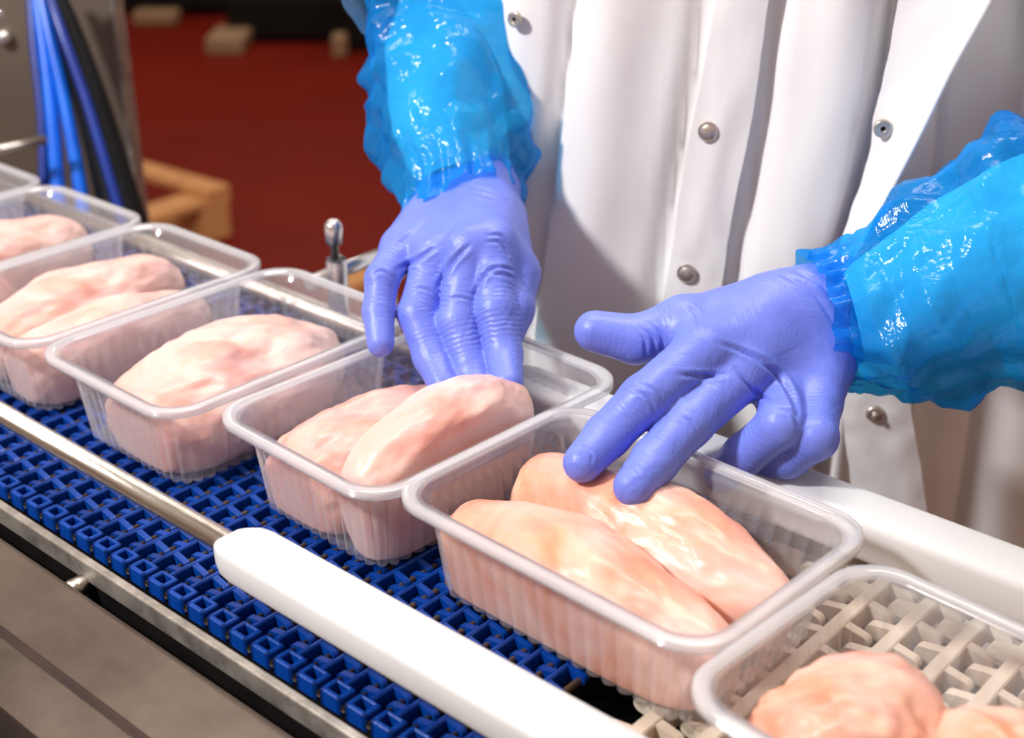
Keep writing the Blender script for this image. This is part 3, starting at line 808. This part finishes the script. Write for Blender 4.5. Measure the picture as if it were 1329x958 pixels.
def coat_torso():
    nt_, nz_ = 400, 150; z0, z1 = 0.42, 1.36
    V = []; Fc = []
    A_ = 2 * math.pi * np.arange(nt_) / nt_; C_, S_ = np.cos(A_), np.sin(A_)
    U_ = TA * np.sign(C_) * np.abs(C_) ** (2 / TE); V_ = TB * np.sign(S_) * np.abs(S_) ** (2 / TE)
    N_ = (C_ * TB)[:, None] * TT + (S_ * TA)[:, None] * TN; N_ /= np.linalg.norm(N_, axis=1)[:, None]
    for j in range(nz_):
        z = z0 + (z1 - z0) * j / (nz_ - 1)
        cd_ = coat_disp(U_, z) * np.clip(S_ * 3, 0, 1) * (S_ > 0)
        for i in range(nt_):
            u, v = U_[i], V_[i]
            d = 0.006 * mnoise.noise(Vector((u * 16, v * 4, z * 3.0))) + 0.0022 * mnoise.noise(Vector((u * 45 + 3, v * 9, z * 14))) + cd_[i]
            p = TC + TT * u + TN * v + N_[i] * d; V.append((p[0], p[1], z))
    for j in range(nz_ - 1):
        for i in range(nt_):
            i2 = (i + 1) % nt_; Fc.append((j * nt_ + i, j * nt_ + i2, (j + 1) * nt_ + i2, (j + 1) * nt_ + i))
    Fc.append(tuple(reversed(range(nt_)))); Fc.append(tuple(range((nz_ - 1) * nt_, nz_ * nt_)))
    return mesh_obj('coat', V, Fc, M['coat'], person)
coat = coat_torso(); coat.matrix_parent_inverse = PINV
coat['label'] = 'white cotton snap-front work coat'

def panel(name, left, right, off, bulge=0.002, thick=0.0025, rows=48, cols=14, seed=0, parent=None, edge_wob=0.0, free=0.0):
    """cloth strip lying on the coat between two edge lines"""
    Lp, Rp = spline(left, rows), spline(right, rows); F_ = []; B_ = []
    for j in range(rows):
        for i in range(cols):
            t = i / (cols - 1); wob = edge_wob * mnoise.noise(Vector((j * 0.35, seed, 0))) * (1 if i in (0, cols - 1) else 0.3)
            px = Lp[j] * (1 - t) + Rp[j] * t
            lift = off + free * t * t + bulge * math.sin(math.pi * t) + 0.0012 * mnoise.noise(Vector((t * 3, j * 0.22, seed)))
            P = hit(px[0] + wob, px[1], lift); F_.append(P); B_.append(P - TN * thick)
    n = rows * cols; V = F_ + B_; Fc = []
    for j in range(rows - 1):
        for i in range(cols - 1):
            a = j * cols + i; Fc.append((a, a + cols, a + cols + 1, a + 1)); Fc.append((n + a, n + a + 1, n + a + cols + 1, n + a + cols))
    bnd = [i for i in range(cols)] + [j * cols + cols - 1 for j in range(1, rows)] + [(rows - 1) * cols + i for i in range(cols - 2, -1, -1)] + [j * cols for j in range(rows - 2, 0, -1)]
    for k in range(len(bnd)):
        a, b = bnd[k], bnd[(k + 1) % len(bnd)]; Fc.append((a, b, n + b, n + a))
    o = mesh_obj(name, V, Fc, M['coat'], parent or coat); o.matrix_parent_inverse = (PINV if parent is None else PINV)
    bm = bmesh.new(); bm.from_mesh(o.data); bmesh.ops.recalc_face_normals(bm, faces=bm.faces); bm.to_mesh(o.data); bm.free()
    o.data.set_sharp_from_angle(angle=math.radians(50))
    return o
# children of the coat share its (identity-placed) frame
def to_coat(o): o.parent = coat; o.matrix_parent_inverse = Matrix.Identity(4)
pl = panel('placket', [(938, -60), (929, 0), (910, 105), (888, 215), (872, 325), (858, 400), (838, 500)], [(1010, -60), (997, 0), (978, 140), (950, 280), (938, 360), (925, 440), (905, 520)], 0.0075, 0.0015, seed=1, edge_wob=1.5); to_coat(pl)
fl = panel('front_flap', [(1180, -60), (1166, 0), (1148, 95), (1134, 150), (1128, 200), (1104, 275), (1085, 330)], [(1310, -60), (1285, 0), (1235, 90), (1196, 170), (1160, 240), (1135, 285), (1110, 335)], 0.012, 0.003, seed=2, edge_wob=2.0, free=0.024); to_coat(fl)
pts = [hit(*p, 0.0365) for p in spline([(1310, -60), (1285, 0), (1235, 90), (1196, 170), (1160, 240), (1135, 285)], 40)]
sm = tube_obj('hem_piping', pts, 0.0016, M['coat'], coat, 8); sm.matrix_parent_inverse = Matrix.Identity(4)
lf = panel('lower_facing', [(1086, 455), (1092, 520), (1098, 580), (1108, 660), (1112, 720)], [(1172, 455), (1180, 520), (1190, 580), (1204, 670), (1214, 740)], 0.010, 0.002, seed=5, edge_wob=1.5); to_coat(lf)

def snap(kind, px, py, lift, R):
    P = hit(px, py, lift); u0 = (P - TC) @ TT
    e = 0.004; n3 = TN * 1.0 - TT * ((torso_front(u0 + e) - torso_front(u0 - e)) / (2 * e)); n3 /= np.linalg.norm(n3)
    if kind == 'cap': prof = [(0.0, 0.0024), (0.35, 0.0023), (0.7, 0.0017), (0.92, 0.0006), (0.96, 0.0011), (1.0, 0.0008), (1.02, -0.0004), (0.9, -0.001)]
    elif kind == 'socket': prof = [(0.28, -0.001), (0.30, 0.0010), (0.42, 0.0016), (0.55, 0.0008), (0.62, 0.0011), (0.9, 0.0012), (1.0, 0.0006), (1.02, -0.0006), (0.9, -0.001)]
    else: prof = [(0.0, 0.0046), (0.22, 0.0046), (0.34, 0.0040), (0.30, 0.0018), (0.48, 0.0012), (0.55, 0.0018), (0.85, 0.0014), (1.0, 0.0004), (1.02, -0.0006), (0.9, -0.001)]
    s, t = frame_of(n3); V = []; Fc = []; n = 24
    for (r, z) in prof:
        for k in range(n):
            a = 2 * math.pi * k / n; V.append(P + n3 * z + R * r * (math.cos(a) * s + math.sin(a) * t))
    for j in range(len(prof) - 1):
        for k in range(n):
            k2 = (k + 1) % n; Fc.append((j * n + k, j * n + k2, (j + 1) * n + k2, (j + 1) * n + k))
    o = mesh_obj('snap_button', V, Fc, M['snap'], coat)
    if kind == 'socket':
        V2 = [P - n3 * 0.0006 + R * 0.4 * (math.cos(2 * math.pi * k / 12) * s + math.sin(2 * math.pi * k / 12) * t) for k in range(12)]
        mesh_obj('snap_hole', V2, [tuple(range(12))], M['snap_dark'], o, False)
snap('cap', 919, 171, 0.0100, 0.0062); snap('cap', 891, 355, 0.0100, 0.0062)
snap('socket', 668, 25, 0.010, 0.0050); snap('socket', 1146, 167, 0.0195, 0.0054); snap('stud', 1135, 537, 0.0130, 0.0056)

# ------------------------------------------------------------------ sleeves
_rg = random.Random(7)
FACETS = []
for wl, am in ((0.085, 0.0060), (0.070, 0.0050), (0.055, 0.0042), (0.047, 0.0036), (0.036, 0.0032), (0.028, 0.0026), (0.021, 0.0018), (0.016, 0.0012)):
    dv = Vector((_rg.gauss(0, 1), _rg.gauss(0, 1), _rg.gauss(0, 1))).normalized(); FACETS.append((dv / wl, am, _rg.random()))
def facets(q, seed):
    e = 0.0
    for d_, am, ph in FACETS:
        t = (q.dot(d_) + ph + seed * 0.37) % 1.0; e += am * (abs(2 * t - 1) * 2 - 1)
    return e
def sleeve(name, path, radii, m, nu=150, nv=130, amp=1.0, seed=0, cuff=False, frill=0.0, sag=None, tears=0.0):
    C_ = spline(path, nu); rr = spline(np.array(radii)[:, None], nu)[:, 0]
    V = []; Fc = []; s_prev = None; sl = 0.0
    Ltot = np.linalg.norm(np.diff(C_, axis=0), axis=1).sum()
    for i in range(nu):
        d = C_[min(i + 1, nu - 1)] - C_[max(i - 1, 0)]; d = d / np.linalg.norm(d)
        if s_prev is None: s, t = frame_of(d)
        else: s = s_prev - d * (s_prev @ d); s /= np.linalg.norm(s); t = np.cross(s, d)
        s_prev = s; w = i / (nu - 1)
        if i: sl += np.linalg.norm(C_[i] - C_[i - 1])
        for k in range(nv):
            a = 2 * math.pi * k / nv; n_ = math.cos(a) * s + math.sin(a) * t
            p = C_[i] + n_ * rr[i]; q = Vector(p) + Vector((seed * 3.1, seed, 0))
            r1 = abs(mnoise.noise(q * 17)); q14 = q * 14; wv = Vector((mnoise.noise(q14), mnoise.noise(q14 + Vector((31.7, 4.1, 9.3))), mnoise.noise(q14 + Vector((7.9, 57.3, 2.2))))) * 0.022
            e = amp * facets(q + wv, seed); e = (-0.010 + 0.003 * math.log1p(math.exp(min((e + 0.010) / 0.003, 30)))) if amp > 0.5 else e
            env = min(1.0, 0.25 + sl / 0.05) if cuff else 1.0
            e *= env
            if cuff:      # elastic gathers near the wrist
                g_ = math.exp(-((sl - 0.012) / 0.012) ** 2)
                e += 0.0021 * math.exp(-((sl - 0.012) / 0.022) ** 2) * math.sin(a * 23 + 3 * mnoise.noise(q * 30)) * (0.5 + r1)
                e += 0.0025 * math.exp(-(sl / 0.035) ** 2) * math.sin(a * 11 + seed)
            p = p + n_ * e
            if sag is not None: p = p + sag(w, a, n_)
            V.append(p)
    for i in range(nu - 1):
        for k in range(nv):
            k2 = (k + 1) % nv; Fc.append((i * nv + k, i * nv + k2, (i + 1) * nv + k2, (i + 1) * nv + k))
    o = mesh_obj(name, V, Fc, m, person); o.matrix_parent_inverse = PINV
    return o
RE = at(560, -90, 0.945)
r_path = [at(606, 268, 0.850), at(600, 236, 0.860), at(592, 190, 0.872), at(578, 130, 0.890), at(570, 60, 0.912), at(566, 0, 0.93), RE]
rs = sleeve('plastic_oversleeve', r_path, [0.0325, 0.0350, 0.045, 0.0505, 0.047, 0.0375, 0.032], M['sleeve'], seed=1, cuff=True, sag=lambda w, a, n_: -UP * 0.020 * max(0.0, -(n_ @ RIGHT)) * math.exp(-(w / 0.10) ** 2) - RIGHT * 0.008 * max(0.0, -(n_ @ RIGHT)) * math.exp(-(w / 0.10) ** 2))
rs['label'] = 'blue polythene oversleeve on the right arm'
u_ = sleeve('coat_sleeve', [at(601, 236, 0.864), at(594, 200, 0.871), at(580, 130, 0.890), at(570, 60, 0.912), at(566, 0, 0.93), RE], [0.0265, 0.0325, 0.037, 0.034, 0.025, 0.020], M['coat'], 60, 60, 0.12, 3)
l_path = [at(1052, 412, 0.735), at(1085, 408, 0.737), at(1130, 402, 0.735), at(1200, 385, 0.730), at(1270, 360, 0.726), at(1345, 335, 0.722), at(1480, 290, 0.73)]
ls = sleeve('plastic_oversleeve', l_path, [0.034, 0.0365, 0.045, 0.052, 0.058, 0.066, 0.068], M['sleeve'], seed=2, cuff=True)
ls['label'] = 'blue polythene oversleeve on the left arm'
u2 = sleeve('coat_sleeve', [at(1105, 408, 0.736), at(1200, 385, 0.730), at(1345, 335, 0.722), at(1480, 290, 0.73)], [0.025, 0.039, 0.053, 0.055], M['coat'], 60, 60, 0.12, 4)
# upper sleeves of the coat, out to the shoulders
shR = TC + TT * -0.20 + np.array([0, 0, 1.36]); shL = TC + TT * 0.20 + np.array([0, 0, 1.36])
rs2 = sleeve('upper_coat_sleeve', [at(556, -26, 0.905), at(552, -95, 0.945), at(560, -190, 0.98), shR], [0.058, 0.060, 0.062, 0.065], M['coat'], 50, 60, 0.3, 5)
ls2 = sleeve('upper_coat_sleeve', [at(1440, 300, 0.73), at(1560, 250, 0.76), at(1500, 0, 0.82), shL], [0.062, 0.064, 0.066, 0.065], M['coat'], 50, 60, 0.3, 6)
for s in (-1, 1):
    b = TC + TT * 0.095 * s
    o = tube_obj('trouser_leg', [(b[0], b[1], 0.62), (b[0], b[1], 0.42), (b[0], b[1], 0.16)], [0.09, 0.078, 0.066], M['coat'], person, 24); o.matrix_parent_inverse = PINV
    f = b + TN * 0.06
    o = tube_obj('boot', [b + np.array([0, 0, 0.24]), b + np.array([0, 0, 0.09]), b + TN * 0.03 + np.array([0, 0, 0.055]), f + TN * 0.09 + np.array([0, 0, 0.040])], [0.058, 0.052, 0.05, 0.036], M['boot'], person, 20); o.matrix_parent_inverse = PINV

# ------------------------------------------------------------------ background, left: machine panel with hoses
def standing_box(bm, P, dx, dy, z0, z1, rz): pass
d0 = 1.45
pn = tag(empty('packing_machine', tuple(at(60, 140, d0)[:2]) + (0,)), 'brushed stainless machine panel at the upper left behind the hoses', 'machine panel')
pr_ = at(152, 60, d0); pl_ = at(-160, 60, d0 + 0.0)
ang = math.atan2((pl_ - pr_)[1], (pl_ - pr_)[0])
Lp = np.linalg.norm((pl_ - pr_)[:2]); ex = (pl_ - pr_)[:2] / Lp; ey = np.array([-ex[1], ex[0]])
if ey @ FWD[:2] < 0: ey = -ey
def pbox(bm, s0, s1, t0, t1, z0, z1):
    c = [pr_[:2] + ex * s + ey * t for s, t in ((s0, t0), (s1, t0), (s1, t1), (s0, t1))]
    vb = [bm.verts.new((p[0], p[1], z0)) for p in c]; vt = [bm.verts.new((p[0], p[1], z1)) for p in c]
    bm.faces.new(vb); bm.faces.new(vt)
    for i in range(4): bm.faces.new((vb[i], vb[(i + 1) % 4], vt[(i + 1) % 4], vt[i]))
    bmesh.ops.recalc_face_normals(bm, faces=bm.faces)
pl0 = pn.location.copy(); PNI = Matrix.Translation(-pl0)
def ppart(name, m, *b):
    bm = bmesh.new(); pbox(bm, *b); o = from_bm(name, bm, m, pn); o.matrix_parent_inverse = PNI; return o
M['panel'] = simple('panel_steel', lin(120, 110, 100), lin(138, 126, 114), 0.45, 0.6, scale=6, bumps=0.1)
ppart('panel_sheet', M['panel'], 0.0, Lp, 0.0, 0.03, 0.25, 1.6)
ppart('panel_edge', M['steel_strip'], -0.004, 0.0, -0.006, 0.03, 0.25, 1.6)
ppart('panel_foot', M['dark'], 0.02, Lp - 0.02, 0.0, 0.06, 0.0, 0.25)
for (x, y) in ((4, 15), (7, 48)):
    P = at(x, y, d0 - 0.004); nrm = np.array([-ey[0], -ey[1], 0.0])
    o = tube_obj('bolt', [P, P + nrm * 0.008, P + nrm * 0.012], [0.008, 0.008, 0.004], M['chrome'], pn, 12); o.matrix_parent_inverse = PNI
HD = 1.36
def hose(lab, pts, r, m, name='air_hose'):
    P = spline([at(x, y, HD + dz) for x, y, dz in pts], 24); base = P[-1].copy(); base[2] = P[:, 2].min()
    V, Fc = tube(P - base, [r] * 24, 14); o = mesh_obj(name, V, Fc, m); o.location = base
    return tag(o, lab, 'hose', 'hoses in front of the machine panel')
hose('blue air hose leftmost of the bundle', [(38, -40, 0), (45, 60, 0), (55, 150, 0), (58, 240, 0), (62, 330, 0)], 0.0052, M['hose_dark'])
hose('bright blue air hose in the middle of the bundle', [(44, -40, -.01), (55, 40, -.01), (66, 130, -.01), (74, 230, -.01), (80, 330, -.01)], 0.0072, M['hose'])
hose('bright blue air hose right of the middle one', [(48, -40, -.012), (64, 40, -.014), (84, 130, -.014), (103, 235, -.014), (116, 330, -.014)], 0.0068, M['hose'])
hose('thin blue hose beside the black sheath', [(52, -40, -.02), (76, 30, -.03), (112, 130, -.03), (145, 240, -.03), (172, 330, -.03)], 0.0050, M['hose_dark'])
# black sheath
P = spline([at(x, y, HD - 0.01) for x, y in ((54, -40), (84, 30), (118, 130), (150, 245), (176, 340))], 24)
base = P[-1].copy(); V, Fc = tube(P - base, list(np.linspace(0.010, 0.024, 24)), 16); o = mesh_obj('cable_sheath', V, Fc, M['black']); o.location = base
tag(o, 'black slanting cable sheath beside the blue hoses', 'cable sheath')
P0, P1 = at(-30, 200, 1.30), at(60, 181, 1.30)
o = mesh_obj('sensor_rod', *tube([np.zeros(3), P1 - P0], [0.0045, 0.0045], 12), M['steel_rod']); o.location = P0
tag(o, 'thin steel rod crossing the hoses at the left edge', 'rod')

# pallet and plank on the floor
ZT = 0.144
pa, pb = at_z(288, 243, ZT), at_z(160, 207, ZT)            # far top board, right end -> left
dl = (pb - pa); dl[2] = 0; dl /= np.linalg.norm(dl); dn = np.array([-dl[1], dl[0], 0.0])
if dn @ FWD > 0: dn = -dn                                   # towards the camera
pal = tag(empty('wooden_pallet', (pa[0], pa[1], 0), math.atan2(dl[1], dl[0])), 'wooden pallet lying on the red floor behind the hoses', 'pallet')
sg_ = 1.0 if np.array([-dl[1], dl[0]]) @ dn[:2] > 0 else -1.0
def pal_part(name, x0, x1, y0, y1, z0, z1):
    bm = bmesh.new(); ya, yb = sorted((sg_ * y0, sg_ * y1)); add_box(bm, x0, x1, ya, yb, z0, z1, 0.003, 1); from_bm(name, bm, M['wood'], pal)
pal_part('top_board', 0, 1.0, -0.03, 0.05, 0.122, ZT)
pal_part('top_board', 0, 1.0, 0.30, 0.39, 0.122, ZT)
for y0 in (-0.02, 0.30): pal_part('bottom_board', 0, 1.0, y0, y0 + 0.09, 0.0, 0.022)
for x0 in (0.0, 0.43, 0.86):
    pal_part('cross_board', x0, x0 + 0.1, -0.03, 0.39, 0.100, 0.1218)
    for y0 in (-0.02, 0.30): pal_part('block', x0, x0 + 0.12, y0, y0 + 0.09, 0.0222, 0.0998)
qa, qb = at_z(436, 384, 0.0), at_z(520, 352, 0.0); dq = qb - qa
bm = bmesh.new(); add_box(bm, 0, float(np.linalg.norm(dq)), -0.04, 0.04, 0, 0.03, 0.003, 1)
o = from_bm('wooden_plank', bm, M['wood']); o.location = qa; o.rotation_euler = (0, 0, math.atan2(dq[1], dq[0]))
tag(o, 'wooden plank on the floor beside the chrome clamp post', 'plank')

# dark machinery at the back
bk = tag(empty('industrial_machine', tuple(at_z(330, 40, 0))), 'dark machine base on beige feet at the back of the red floor', 'machine base')
b0 = np.array(bk.location); BI = Matrix.Translation(-Vector(b0))
def bbox(name, m, px, py, z0, z1, w, dpt, rz=-0.72):
    P = at_z(px, py, 0); bm = bmesh.new(); add_box(bm, -w / 2, w / 2, -dpt / 2, dpt / 2, z0, z1, 0.012, 2)
    o = from_bm(name, bm, m, bk); o.location = Vector(P) - Vector((b0[0], b0[1], 0)); o.rotation_euler = (0, 0, -rz); return o
bbox('foot', M['pad'], 300, 62, 0.0, 0.07, 0.16, 0.30); bbox('foot', M['pad'], 205, 30, 0.0, 0.06, 0.20, 0.12)
bbox('foot', M['pad'], 442, 72, 0.0, 0.09, 0.06, 0.10)
bbox('base_beam', M['dark'], 385, 46, 0.02, 0.2, 0.55, 0.34); bbox('base_beam', M['dark'], 255, 18, 0.03, 0.13, 0.7, 0.15)
bbox('column', M['dark'], 395, 40, 0.0, 1.4, 0.12, 0.12); bbox('column', M['dark'], 470, 62, 0.0, 1.4, 0.14, 0.14)
bbox('cabinet', M['dark'], 330, -12, 0.0, 1.6, 3.4, 0.8)
